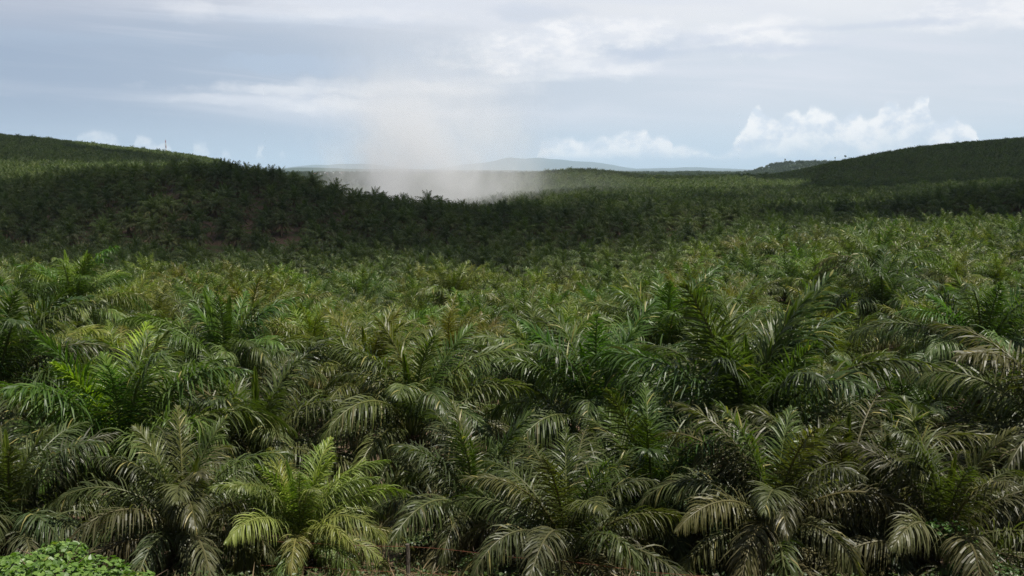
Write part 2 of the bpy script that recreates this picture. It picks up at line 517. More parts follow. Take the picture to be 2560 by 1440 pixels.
def crown_mb(rng, fs, kind):
    mb = MB()
    for c, az, r, z, tilt, sc in layout(rng, COUNTS[kind]):
        src = fs[c][rng.integers(len(fs[c]))]
        M = Matrix.Translation((r * math.cos(az), r * math.sin(az), z)) @ Matrix.Rotation(az, 4, 'Z') @ Matrix.Rotation(-tilt, 4, 'Y') @ Matrix.Scale(sc, 4)
        mb.merge(src, M, float(rng.normal(0, 0.03)))
    return mb


CR_RNG = np.random.default_rng(77)
CROWN_KINDS = ['full', 'young', 'full', 'spear', 'dry', 'full', 'young', 'full', 'far', 'far', 'far']
CROWN_MB = [crown_mb(CR_RNG, SET_LO, k) for k in CROWN_KINDS]
CROWN_ME = [m.mesh('crown', M_leaf) for m in CROWN_MB]


def spell(n):
    ones = 'zero one two three four five six seven eight nine ten eleven twelve thirteen fourteen fifteen sixteen seventeen eighteen nineteen'.split()
    tens = 'x x twenty thirty forty fifty sixty seventy eighty ninety'.split()
    if n < 20: return ones[n]
    return tens[n // 10] + ('-' + ones[n % 10] if n % 10 else '')


GROUP = 'oil palms of the plantation'
OCC = []       # (x, y, clearance)


def palm_detailed(x, Y, z_ground, trunk_h, scale, kind, color, label, mes, rng, age_shift=0.0, spear_col=None):
    root = empty('oil_palm', (x, Y, z_ground), 0)
    root.rotation_euler = (R(rng.normal(0, 3.5)), R(rng.normal(0, 3.5)), 0)
    tag(root, label, 'palm tree', GROUP)
    tm, ts = trunk_for(trunk_h)
    link('trunk', tm, root, (0, 0, 0), (0, 0, rng.uniform(0, 6.28)), (1, 1, ts))
    for c, az, r, z, tilt, sc in layout(rng, COUNTS[kind]):
        src = 'erect' if c == 'spear' and spear_col and spear_col[0] > 0.15 else c
        me = mes[src][rng.integers(len(mes[src]))]
        col = [v * rng.uniform(0.85, 1.15) for v in color]
        if src == 'spear' and spear_col: sc *= 1.3
        if c == 'spear': col = spear_col or (color[0] * 1.7, color[1] * 1.9, color[2] * 0.6)
        elif c == 'erect': col = [col[0] * 1.12, col[1] * 1.15, col[2] * 0.9]
        link('frond', me, root, (r * math.cos(az) * scale, r * math.sin(az) * scale, trunk_h + z * scale), (0, -tilt, az), (sc * scale,) * 3, col)
    return root


# hand-placed palms: growing point in the photo, depth, scale, crown kind, colour, label
G_MID, G_BLUE, G_DARK = (0.056, 0.080, 0.024), (0.052, 0.076, 0.026), (0.042, 0.060, 0.022)  # darkest green has shade worked into it for the deeply shaded palms
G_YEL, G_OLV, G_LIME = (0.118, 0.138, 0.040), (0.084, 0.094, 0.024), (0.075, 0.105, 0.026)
HEROES = [
    (312, 1195, 34.0, 0.95, 'spear', G_MID, 'large dark green oil palm with one tall bright lime spear, behind the leafy creeper bush', (0.17, 0.25, 0.02)),
    (765, 1365, 27.5, 0.50, 'full', G_YEL, 'small bright yellow-green young oil palm, palest of the palms behind the wire fence', (0.10, 0.16, 0.02)),
    (1030, 1085, 41.0, 0.90, 'dry', (0.06, 0.072, 0.028), 'oil palm with a thick skirt of brownish drooping fronds behind the small yellow-green palm', None),
    (1500, 1090, 39.0, 0.92, 'full', G_BLUE, 'glossy dark oil palm with wide arching fronds standing behind the middle of the fence', None),
    (1895, 1185, 33.0, 1.08, 'tall', (0.040, 0.056, 0.021), 'tallest oil palm near the fence, its long upright fronds reaching above its neighbours', None),
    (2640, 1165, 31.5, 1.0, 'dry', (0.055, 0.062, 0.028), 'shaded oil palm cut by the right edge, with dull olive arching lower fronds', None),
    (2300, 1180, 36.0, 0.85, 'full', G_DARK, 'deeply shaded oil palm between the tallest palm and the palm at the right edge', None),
    (1935, 1330, 26.5, 0.66, 'dry', (0.062, 0.066, 0.032), 'low dusty oil palm with hanging grey-brown fronds in front of the tallest palm', None),
    (1420, 1415, 26.0, 0.60, 'dry', (0.05, 0.058, 0.026), 'low dark oil palm right of the grey fence post with ragged arching fronds', None),
    (2340, 1395, 25.5, 0.66, 'dry', (0.06, 0.06, 0.032), 'low half dried oil palm at the lower right overgrown by creeper leaves', None),
    (455, 1345, 27.5, 0.62, 'dry', (0.058, 0.062, 0.030), 'low dusty oil palm between the lime-speared palm and the small yellow-green palm', None),
    (1190, 1330, 30.0, 0.66, 'dry', (0.05, 0.058, 0.026), 'low dark oil palm behind the creeper mound near the grey fence post', None),
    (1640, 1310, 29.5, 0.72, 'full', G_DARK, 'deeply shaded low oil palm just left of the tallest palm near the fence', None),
    (2110, 1300, 29.0, 0.74, 'dry', (0.055, 0.06, 0.03), 'low oil palm with bleached dry fronds right of the tallest palm near the fence', None),
    (30, 1330, 29.0, 0.70, 'dry', (0.05, 0.058, 0.028), 'low dark oil palm behind the leafy creeper bush, cut by the left edge', None),
    (640, 1150, 40.0, 0.88, 'dry', (0.055, 0.066, 0.028), 'dull oil palm with ragged olive fronds one row behind the small yellow-green palm', None),
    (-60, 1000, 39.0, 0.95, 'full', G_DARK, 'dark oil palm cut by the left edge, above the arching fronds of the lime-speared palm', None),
    (555, 955, 56.0, 0.95, 'spear', G_MID, 'oil palm with a bright green upright spear, two rows behind the lime-speared palm', (0.10, 0.17, 0.02)),
    (22, 822, 74.0, 0.80, 'spear', G_BLUE, 'grey-green oil palm at the left edge with feathery fronds against the shaded ridge', None),
    (905, 775, 160.0, 1.0, 'full', G_MID, 'oil palm showing a dark open V of stems just left of the yellowish palm', None),
    (1120, 760, 150.0, 1.05, 'spear', G_OLV, 'yellowish olive oil palm with a rusty brown skirt in the middle of the sunlit stand', None),
    (2190, 645, 134.0, 1.15, 'dry', (0.062, 0.08, 0.026), 'tall oil palm with a brown skirt standing proud on the rise at the right', None),
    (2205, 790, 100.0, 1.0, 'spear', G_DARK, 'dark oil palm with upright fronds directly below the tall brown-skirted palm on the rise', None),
    (2450, 930, 54.0, 1.0, 'full', (0.052, 0.076, 0.03), 'pale glossy oil palm near the right edge with fronds arching over to the left', None),
    (1355, 1010, 50.0, 0.88, 'spear', G_MID, 'oil palm with a bright thin spear standing behind the glossy dark palm', (0.11, 0.18, 0.02)),
    (185, 800, 82.0, 0.95, 'spear', G_LIME, 'light green oil palm with a yellow-green spear near the left edge of the sunlit stand', (0.13, 0.2, 0.02)),
    (1640, 900, 57.0, 0.95, 'full', G_MID, 'oil palm beside a dark canopy gap, left of the tallest palm near the fence', None),
]
H_RNG = np.random.default_rng(303)
for px, py, Y, sc, kind, colr, lab, sp in HEROES:
    Y = warp(Y)
    g = at(px, py, Y)
    zg = float(height(g.x, Y)) - 0.05
    th = max(0.7, g.z - zg)
    sc *= 1.14
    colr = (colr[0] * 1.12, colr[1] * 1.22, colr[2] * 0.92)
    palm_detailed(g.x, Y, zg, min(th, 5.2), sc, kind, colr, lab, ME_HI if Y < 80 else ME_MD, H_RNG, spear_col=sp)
    OCC.append((g.x, Y, 7.4 * (0.75 + 0.25 * sc)))

# the planted grid: triangular, about 8.7 m apart, turned a little
SPC = 8.3
pts = []
ang = R(17)
for j in range(-40, 240):
    for i in range(-190, 190):
        gx = (i + 0.5 * (j % 2)) * SPC; gy = j * SPC * 0.866
        x = gx * math.cos(ang) - gy * math.sin(ang); Y = gx * math.sin(ang) + gy * math.cos(ang)
        if 31 < Y < 1250 and abs(x) < 0.68 * Y + 14:
            pts.append((x, Y))
pts = np.array(pts)
pts += RNG.normal(0, 1.15, pts.shape)
keep = np.ones(len(pts), bool)
keep &= ~((pts[:, 1] < 41) & (np.abs(pts[:, 0]) < 22))
for ox, oy, oc in OCC:
    keep &= (pts[:, 0] - ox) ** 2 + (pts[:, 1] - oy) ** 2 > oc * oc
# a few missing palms leave dark gaps in the canopy
for gpx, gpy, gY, gr in ((1560, 930, 62, 5.5), (2080, 830, 84, 6.5), (690, 540, 405, 6.5), (560, 590, 370, 5.5)):
    gY = warp(gY); g = at(gpx, gpy, gY)
    keep &= (pts[:, 0] - g.x) ** 2 + (pts[:, 1] - gY) ** 2 > gr * gr
pts = pts[keep]
Zg = height(pts[:, 0], pts[:, 1])
order = np.argsort(pts[:, 1])
pts, Zg = pts[order], Zg[order]

# which palms show largest: nearest ones whose crown lies inside the frame
indiv, stand = [], []
for k in range(len(pts)):
    x, Y = pts[k]; z = Zg[k]
    px, py = project((x, Y, z + 4.5))
    m = 2512 / Y * 3.0
    if len(indiv) < 300 - len(HEROES) and -m < px < 2560 + m and py < 1440 + m and Y > 31:
        indiv.append((k, px, py))
    else:
        stand.append(k)

LOOKS = {'full': ['leafy', 'arching', 'bushy'], 'young': ['fresh', 'compact', 'neat'], 'dry': ['brown-skirted', 'shaggy', 'ragged'], 'spear': ['upright', 'spiky', 'erect']}
used = set()
G_RNG = np.random.default_rng(99)
N_FULL = 95                                    # the nearest ones carry their fronds as parts
for q, (k, px, py) in enumerate(indiv):
    x, Y = pts[k]; z = float(Zg[k]) - 0.05
    kind = ['full', 'young', 'full', 'spear', 'dry', 'full'][G_RNG.integers(6)]
    base = GREENS[G_RNG.integers(len(GREENS))]
    colr = [c * G_RNG.uniform(0.88, 1.18) for c in base]
    if G_RNG.random() < 0.12: colr = [colr[0] * 1.12, colr[1] * 1.2, colr[2]]
    hue = 'yellow-green' if colr[0] > 0.79 * colr[1] else ('dark green' if colr[1] < 0.084 else 'green')
    cx, cy = min(max(round(px / 25.6), 0), 100), min(round(py / 14.4), 100)
    words = 'zero' if cx == 0 else ('one hundred' if cx == 100 else spell(cx))
    lab = None
    for w in LOOKS[kind]:
        c = f'{w} {hue} oil palm, {words} percent across and {spell(min(cy, 99))} percent down the photo'
        if c not in used: lab = c; break
    if lab is None:
        lab = f'{LOOKS[kind][0]} {hue} oil palm, {words} percent across, about {spell(min(cy, 99))} percent down the photo'
    used.add(lab)
    th = float(G_RNG.uniform(1.5, 3.3)); sc = float(G_RNG.uniform(0.74, 1.10))
    if q < N_FULL:
        palm_detailed(x, Y, z, th, sc, kind, colr, lab, ME_HI if Y < 62 else ME_MD, G_RNG)
    else:
        root = empty('oil_palm', (x, Y, z))
        tag(root, lab, 'palm tree', GROUP)
        tm, ts = trunk_for(th)
        link('trunk', tm, root, (0, 0, 0), (0, 0, G_RNG.uniform(0, 6.28)), (1, 1, ts))
        opts = [i for i, kk in enumerate(CROWN_KINDS) if kk == kind]
        link('crown', CROWN_ME[opts[G_RNG.integers(len(opts))]], root, (0, 0, th), (0, 0, G_RNG.uniform(0, 6.28)), (sc,) * 3, colr)


# ------------------------------------------------------------------ the stand beyond (one object, instanced copies)
def stuff_instances(name, label, P, rotz, scl, idx, sources):
    coll = bpy.data.collections.new(name + '_sources')
    for i, me in enumerate(sources):
        coll.objects.link(bpy.data.objects.new(f'{name}_source_{i:02d}', me))
    me = bpy.data.meshes.new(name)
    me.from_pydata([tuple(p) for p in P], [], [])
    for nm, arr, ty in (('rz', rotz, 'FLOAT'), ('scl', scl, 'FLOAT'), ('idx', idx, 'INT')):
        a = me.attributes.new(nm, ty, 'POINT'); a.data.foreach_set('value', np.array(arr, dtype=np.int32 if ty == 'INT' else np.float32))
    o = link(name, me)
    tag(o, label, None, None, 'stuff')
    ng = bpy.data.node_groups.new(name, 'GeometryNodeTree')
    ng.interface.new_socket('Geometry', in_out='INPUT', socket_type='NodeSocketGeometry')
    ng.interface.new_socket('Geometry', in_out='OUTPUT', socket_type='NodeSocketGeometry')
    N, Lk = ng.nodes, ng.links
    gi, go = N.new('NodeGroupInput'), N.new('NodeGroupOutput')
    mp = N.new('GeometryNodeMeshToPoints')
    ip = N.new('GeometryNodeInstanceOnPoints')
    ci = N.new('GeometryNodeCollectionInfo')
    ci.inputs['Collection'].default_value = coll
    ci.inputs['Separate Children'].default_value = True
    ci.inputs['Reset Children'].default_value = True

    def attr(nm, ty):
        n = N.new('GeometryNodeInputNamedAttribute'); n.data_type = ty; n.inputs['Name'].default_value = nm
        return n.outputs[0]
    cx = N.new('ShaderNodeCombineXYZ')
    Lk.new(attr('rz', 'FLOAT'), cx.inputs[2])
    Lk.new(gi.outputs[0], mp.inputs[0]); Lk.new(mp.outputs[0], ip.inputs['Points'])
    Lk.new(ci.outputs[0], ip.inputs['Instance'])
    ip.inputs['Pick Instance'].default_value = True
    Lk.new(attr('idx', 'INT'), ip.inputs['Instance Index'])
    Lk.new(cx.outputs[0], ip.inputs['Rotation'])
    Lk.new(attr('scl', 'FLOAT'), ip.inputs['Scale'])
    Lk.new(ip.outputs[0], go.inputs[0])
    md = o.modifiers.new('stand', 'NODES'); md.node_group = ng
    return o


def whole_palm(cmb, trunk_h):
    mb = MB()
    mb.merge(cmb, Matrix.Translation((0, 0, trunk_h)))
    mb.tube([(0, 0, -0.6), (0, 0, trunk_h * 0.5), (0, 0, trunk_h + 0.1)], [0.5, 0.44, 0.36], 6, 0.25, 1.0)
    return mb


S_RNG = np.random.default_rng(55)
SRC = [whole_palm(CROWN_MB[i], h).mesh('stand_palm', M_leaf_far) for i, h in ((0, 3.6), (8, 4.4), (9, 4.0), (3, 4.6), (4, 4.2), (10, 3.8))]
for i in range(6):
    SRC.append(whole_palm(crown_mb(S_RNG, SET_FAR, ['far', 'young', 'far', 'far', 'dry', 'far'][i]), 4.2).mesh('stand_palm', M_leaf_far))
st = np.array(stand)
sidx = np.where(pts[st, 1] < 460, S_RNG.integers(0, 6, len(st)), S_RNG.integers(6, 12, len(st)))
sscl = S_RNG.uniform(0.70, 0.95, len(st)) * np.where(S_RNG.random(len(st)) < 0.06, 1.15, 1.0)
stuff_instances('palm_stand', 'dense plantation of oil palms covering the hills beyond the separate palms', np.column_stack([pts[st], Zg[st] - 0.1]),
                S_RNG.uniform(0, 6.28, len(st)), sscl, sidx, SRC)


# ------------------------------------------------------------------ hills beyond, forest, mountains
def prof_at(profile, px):
    xs, ys = zip(*profile)
    return pchip(xs, ys, px)


def hill_patch(name, label, profile, Y0, depth, base, rough, mat, nx=160, ny=28, drop=0.0):
    xs = np.linspace(profile[0][0], profile[-1][0], nx)
    vs = np.linspace(-1, 1, ny)
    X = np.zeros((ny, nx)); Yv = np.zeros((ny, nx)); Z = np.zeros((ny, nx))
    ry = prof_at(profile, xs)
    for r, v in enumerate(vs):
        Yr = Y0 + v * depth / 2
        X[r] = (xs - 1280) / FPX * Y0
        Yv[r] = Yr
        top = (HORIZ - ry) / FPX * Y0 - drop
        bell = (0.5 + 0.5 * math.cos(math.pi * v)) ** 0.8
        nz = vnoise(X[r] / (depth * 0.12), Yv[r] / (depth * 0.12), 9) + 0.5 * vnoise(X[r] / (depth * 0.05), Yv[r] / (depth * 0.05), 10)
        Z[r] = base + (top - base) * bell + rough * nz * bell * (1 if abs(v) > 0.05 else 0.4)
    V = np.stack([X, Yv, Z], -1).reshape(-1, 3)
    F = [(r * nx + c, r * nx + c + 1, (r + 1) * nx + c + 1, (r + 1) * nx + c) for r in range(ny - 1) for c in range(nx - 1)]
    me = bpy.data.meshes.new(name); me.from_pydata(V.tolist(), [], F)
    me.polygons.foreach_set('use_smooth', [True] * len(F)); me.materials.append(mat)
    o = link(name, me); tag(o, label, None, None, 'structure')
    return X, Yv, Z


fh = hill_patch('forest_hill', 'wooded low hill beyond the plantation',
                [(1560, 452), (1640, 443), (1680, 434), (1720, 429), (1760, 432), (1820, 434), (1880, 428), (1920, 416), (1960, 407), (2010, 404), (2060, 405), (2110, 402), (2160, 398), (2260, 402), (2400, 430)],
                3600, 1000, PLAIN - 6, 7.0, M_mount, drop=7)
hill_patch('mountains', 'pale blue mountain ridge far beyond the plain',
           [(1040, 428), (1110, 420), (1180, 410), (1230, 405), (1275, 395), (1310, 398), (1345, 395), (1380, 398), (1400, 399), (1440, 403), (1480, 405), (1520, 412), (1560, 419), (1620, 427), (1700, 430)], 44000, 14000, PLAIN - 10, 70, M_mount)
hill_patch('mountains', 'low pale blue ridge far behind the wooded hill',
           [(1500, 430), (1560, 424), (1620, 421), (1680, 420), (1720, 418), (1760, 420), (1810, 422), (1860, 424), (1940, 431)], 38000, 9000, PLAIN - 10, 40, M_mount)
hill_patch('mountains', 'low pale blue ridge beyond the small town',
           [(600, 430), (700, 422), (770, 415), (800, 412), (830, 413), (860, 410), (900, 410), (950, 413), (1010, 420), (1100, 430)], 42000, 10000, PLAIN - 10, 45, M_mount)
hill_patch('hills', 'dark blue wooded rise just beyond the small town',
           [(560, 432), (680, 426), (760, 419), (820, 420), (880, 422), (960, 423), (1060, 424), (1180, 425), (1330, 427), (1420, 430)], 14000, 3000, PLAIN - 6, 14, M_mount)


def tree_mesh(rng, h=9.0):
    mb = MB()
    mb.tube([(0, 0, -1), (0.1, 0, h * 0.3), (0, 0.1, h * 0.6)], [0.35, 0.28, 0.12], 5, 0.3, 1.0)
    for cidx in range(9):
        c = Vector((rng.normal(0, h * 0.17), rng.normal(0, h * 0.17), h * rng.uniform(0.35, 0.85)))
        for _ in range(36):
            d = Vector(rng.normal(0, 1, 3)).normalized()
            p = c + d * h * 0.2 * rng.uniform(0.6, 1.0)
            u = d.cross(Vector(rng.normal(0, 1, 3))).normalized(); w = (d + Vector(rng.normal(0, .4, 3))).normalized().cross(u)
            s = h * 0.055
            mb.add([tuple(p - u * s), tuple(p + w * s * .6), tuple(p + u * s), tuple(p - w * s * .6)], [(0, 1, 2, 3)], float(np.clip(rng.normal(0.5, 0.2), 0, 0.9)), 0)
    return mb


M_tree = leaf_material('tree_leaf', [(0.03, 0.05, 0.016), (0.045, 0.065, 0.02), (0.036, 0.058, 0.022)], 0.2, 0.6, 0.3)
T_RNG = np.random.default_rng(8)
TREES = [tree_mesh(T_RNG, h).mesh('forest_tree', M_tree) for h in (8, 9.5, 11, 7)]
FP = []
X, Yv, Z = fh
for _ in range(7000):
    r = T_RNG.uniform(0, X.shape[0] * 0.62); c = T_RNG.uniform(0, X.shape[1] - 1.001)
    i, j = int(r), int(c); fr, fc = r - i, c - j
    def bl(A): return (A[i, j] * (1 - fc) + A[i, j + 1] * fc) * (1 - fr) + (A[i + 1, j] * (1 - fc) + A[i + 1, j + 1] * fc) * fr
    FP.append((bl(X), bl(Yv), bl(Z)))
for _ in range(14000):
    Y = T_RNG.uniform(1270, 5200); px = T_RNG.uniform(660, 1900)
    x = (px - 1280) / FPX * Y
    if T_RNG.random() < 0.35 + vnoise(np.array(x / 160), np.array(Y / 160), 4) * 1.3:
        FP.append((x, Y, float(height(x, Y))))
FP = np.array(FP)
stuff_instances('forest', 'mixed woodland on the wooded hill and scattered over the far plain', FP, T_RNG.uniform(0, 6.28, len(FP)), T_RNG.uniform(0.7, 1.25, len(FP)), T_RNG.integers(0, 4, len(FP)), TREES)

# lone trees on the skyline of the wooded hill
for px, py, h, lab in ((2088, 396, 11, 'lone tree at the top of the wooded hill, the shorter one beside the palm slope'),
                       (2113, 392, 14, 'lone tall tree breaking the skyline where the wooded hill meets the palm slope'),
                       (1962, 400, 12, 'round dark tree on the shoulder of the wooded hill')):
    b = at(px, py, 3590)
    root = empty('skyline_tree', (b.x, 3590, b.z - h * 0.62)); tag(root, lab, 'tree')
    tb = MB(); tb.tube([(0, 0, -4), (0.2, 0, h * 0.4), (0, 0.1, h * 0.75)], [0.5, 0.36, 0.15], 6)
    link('trunk', tb.mesh('trunk', M_trunk), root)
    cb = MB()
    for cidx in range(7):
        c = Vector((T_RNG.normal(0, h * 0.14), T_RNG.normal(0, h * 0.14), h * T_RNG.uniform(0.6, 0.95)))
        for _ in range(40):
            d = Vector(T_RNG.normal(0, 1, 3)).normalized(); p = c + d * h * 0.14 * T_RNG.uniform(0.5, 1)
            u = d.cross(Vector(T_RNG.normal(0, 1, 3))).normalized(); w = d.cross(u); s = h * 0.045
            cb.add([tuple(p - u * s), tuple(p + w * s), tuple(p + u * s), tuple(p - w * s)], [(0, 1, 2, 3)], float(T_RNG.uniform(0.2, 0.8)))
    link('crown', cb.mesh('crown', M_leaf), root, color=(0.035, 0.055, 0.02))


# ------------------------------------------------------------------ radio mast on the far slope
def lattice(mb, z0, z1, w0, w1, n):
    for k in range(n):
        a, b = z0 + (z1 - z0) * k / n, z0 + (z1 - z0) * (k + 1) / n
        wa, wb = w0 + (w1 - w0) * k / n, w0 + (w1 - w0) * (k + 1) / n
        ca = [(-wa, -wa), (wa, -wa), (wa, wa), (-wa, wa)]; cb = [(-wb, -wb), (wb, -wb), (wb, wb), (-wb, wb)]
        for i in range(4):
            j = (i + 1) % 4
            mb.tube([(*ca[i], a), (*cb[i], b)], [0.10, 0.10], 4)
            mb.tube([(*ca[i], a), (*cb[j], b)], [0.05, 0.05], 3)
            mb.tube([(*ca[i], a), (*ca[j], a)], [0.05, 0.05], 3)


MY = 1240.0
mp_ = at(415, 378, MY)
zb = float(height(mp_.x, MY))
H_m = at(415, 350, MY).z - zb
mast = empty('radio_mast', (mp_.x, MY, zb - 0.3)); tag(mast, 'thin red and white lattice radio mast rising behind the palm covered slope', 'radio mast')
for k in range(7):
    mb = MB(); lattice(mb, H_m * k / 7, H_m * (k + 1) / 7, 1.1 - 0.12 * k, 1.1 - 0.12 * (k + 1), 4)
    link('mast_section', mb.mesh('mast_section', M_mast_red if k % 2 == 0 else M_mast_white), mast)
mb = MB(); mb.tube([(0, 0, H_m), (0, 0, H_m + 2.5)], [0.08, 0.03], 5); link('antenna', mb.mesh('antenna', M_mast_red), mast)
for zz in (0.78, 0.72):
    mb = MB(); mb.tube([(0.5, -0.5, H_m * zz), (0.6, -1.1, H_m * zz)], [0.35, 0.7], 12); link('dish_antenna', mb.mesh('dish_antenna', M_mast_white), mast)

# ------------------------------------------------------------------ small town on the plain
HS = [(792, 3500, 11, 1), (803, 3350, 9, 0), (812, 3700, 12, 0), (822, 3400, 10, 1), (829, 3900, 13, 0), (838, 3600, 9, 0), (846, 3450, 11, 0),
      (853, 3800, 14, 0), (859, 3300, 8, 1), (866, 3550, 12, 0), (873, 3400, 9, 0), (880, 3750, 12, 0), (797, 4000, 14, 0), (842, 4100, 14, 1)]
pos_words = ['at the near end', 'beside the red roofed house', 'standing broadside', 'amid trees', 'behind the others', 'small and pale', 'near the middle', 'long and bright', 'lowest of the row', 'below the smoke edge', 'half hidden by palms', 'closest to the smoke', 'at the far end', 'at the back']
H2 = np.random.default_rng(31)
for q, (px, Y, w, red) in enumerate(HS):
    x = (px - 1280) / FPX * Y; z = float(height(x, Y)); rz = H2.uniform(-0.5, 0.5)
    root = empty('house', (x, Y, z), rz)
    tag(root, f'tiny {"white house with dull red roof" if red else "white house with pale metal roof"} in the distant town, {pos_words[q]}', 'house', 'houses of the distant town')
    d, h = w * 0.7, 4.5 + 2.5 * (q % 3 == 2)
    mb = MB(); mb.box((-w / 2, -d / 2, -0.5), (w / 2, d / 2, h)); link('wall', mb.mesh('wall', M_wall), root)
    mb = MB(); e = 0.6
    mb.add([(-w / 2 - e, -d / 2 - e, h + .003), (w / 2 + e, -d / 2 - e, h + .003), (w / 2 + e, d / 2 + e, h + .003), (-w / 2 - e, d / 2 + e, h + .003), (-w / 2 - e, 0, h + d * 0.32), (w / 2 + e, 0, h + d * 0.32)],
           [(0, 1, 5, 4), (2, 3, 4, 5), (0, 4, 3), (1, 2, 5), (3, 2, 1, 0)])
    link('roof', mb.mesh('roof', M_roof_red if red else M_roof_grey), root)
    for wx in (-w * 0.28, w * 0.28):
        mb = MB(); mb.box((wx - .6, -d / 2 - .05, 1.2), (wx + .6, -d / 2 + .05, 2.7)); link('window', mb.mesh('window', M_dark), root)
    mb = MB(); mb.box((-.5, -d / 2 - .06, 0), (.5, -d / 2 + .05, 2.1)); link('door', mb.mesh('door', M_roof_red), root)


# ------------------------------------------------------------------ fence
fence = empty('wire_fence', (0, 25, float(height(0, 25)))); tag(fence, 'rusty barbed wire fence on weathered posts along the foot of the bank', 'fence')
fo = fence.location.copy()
F_RNG = np.random.default_rng(41)
TOPW = [(-420, 1300, 29.5), (170, 1326, 28.0), (430, 1343, 27.2), (720, 1357, 26.0), (1018, 1368, 25.0), (1360, 1400, 24.0), (1740, 1440, 23.2), (2300, 1480, 22.4), (3000, 1520, 21.8)]


def top_at(px):
    xs = [p[0] for p in TOPW]
    return float(pchip(xs, [p[1] for p in TOPW], np.array(px))), float(pchip(xs, [p[2] for p in TOPW], np.array(px)))


for px, r, lean, thick in ((-300, 0.05, 0.05, True), (290, 0.028, 0.22, False), (1018, 0.052, -0.04, True), (1790, 0.05, 0.03, True), (2500, 0.05, -0.05, True)):
    y, Y = top_at(px)
    tp = at(px, y - (8 if thick else 22), Y)
    zg = float(height(tp.x, Y)) - 0.35
    mb = MB(); n = 9
    P = []
    for k in range(n):
        s = k / (n - 1)
        P.append((tp.x - lean * (1 - s) + (0.05 * math.sin(5 * s) if not thick else 0.008 * math.sin(9 * s)), Y + 0.02 * math.sin(4 * s), zg + (tp.z - zg) * s))
    mb.tube([tuple(Vector(p) - fo) for p in P], [r * F_RNG.uniform(0.9, 1.1) * (1.08 - 0.1 * k / n) for k in range(n)], 9)
    link('post', mb.mesh('post', M_post, False), fence)
for dz in (0.0, 0.68):
    mb = MB(); pl = []
    for px in np.linspace(-400, 2900, 340):
        y, Y = top_at(px); p = at(px, y, Y)
        pl.append(p + Vector((0, 0.05, -dz - 0.03 * math.sin(px / 115.0) ** 2)) - fo)
    mb.tube([tuple(p) for p in pl], [0.0042] * len(pl), 4)
    for k in range(4, len(pl) - 1, 3):
        p = pl[k]
        for _ in range(2):
            d = Vector(F_RNG.normal(0, 1, 3)).normalized() * 0.022
            mb.tube([tuple(p - d), tuple(p + d)], [0.003, 0.002], 3)
    link('barbed_wire', mb.mesh('barbed_wire', M_wire), fence)


# ------------------------------------------------------------------ creeper bush and vines
def round_leaf(mb, p, nrm, size, rng, tint):
    n = nrm.normalized(); u = n.cross(Vector(rng.normal(0, 1, 3))).normalized(); w = n.cross(u)
    c = size
    fold = n * (c * rng.uniform(0.05, 0.3))
    vs = [p - u * c * 0.15, p - u * c * 0.42 + w * c * 0.38 + fold, p + u * c * 0.12 + w * c * 0.6 + fold, p + u * c * 0.62 + w * c * 0.3 + fold * .5, p + u * c * 0.9,
          p + u * c * 0.62 - w * c * 0.3 + fold * .5, p + u * c * 0.12 - w * c * 0.6 + fold, p - u * c * 0.42 - w * c * 0.38 + fold, p + u * c * 0.35]
    mb.add([tuple(v) for v in vs], [(0, 8, 2, 1), (8, 4, 3, 2), (0, 7, 6, 8), (8, 6, 5, 4)], tint, 0)


def leafy_plant(name, label, origin, blobs, nleaf, size, color, rng, group=None):
    root = empty(name, origin); tag(root, label, 'creeper', group)
    mb, sm = MB(), MB()
    wts = np.array([b[1].x * b[1].y for b in blobs]); wts = wts / wts.sum()
    for _ in range(nleaf):
        c, rad = blobs[rng.choice(len(blobs), p=wts)]
        d = Vector(rng.normal(0, 1, 3)).normalized()
        if d.z < -0.25: d.z = -d.z
        p = c + Vector((d.x * rad.x, d.y * rad.y, d.z * rad.z)) * rng.uniform(0.78, 1.06)
        nrm = d * 0.55 + Vector((0, 0, 0.9)) + Vector(rng.normal(0, 0.55, 3))
        ti = float(np.clip(rng.normal(0.5, 0.17), 0.05, 0.9))
        round_leaf(mb, p, nrm, size * rng.uniform(0.6, 1.25), rng, 0.97 if rng.random() < 0.02 else ti)
    for k in range(26):
        c, rad = blobs[rng.integers(len(blobs))]
        e = c + Vector((rng.normal(0, .5) * rad.x, rng.normal(0, .5) * rad.y, rad.z * rng.uniform(0.7, 1.5)))
        sm.tube([(c.x, c.y, c.z - rad.z), tuple((c + e) / 2), tuple(e)], [0.015, 0.012, 0.006], 4)
    link('leaves', mb.mesh('leaves', M_creeper), root, color=color)
    link('stem', sm.mesh('stem', M_trunk), root)


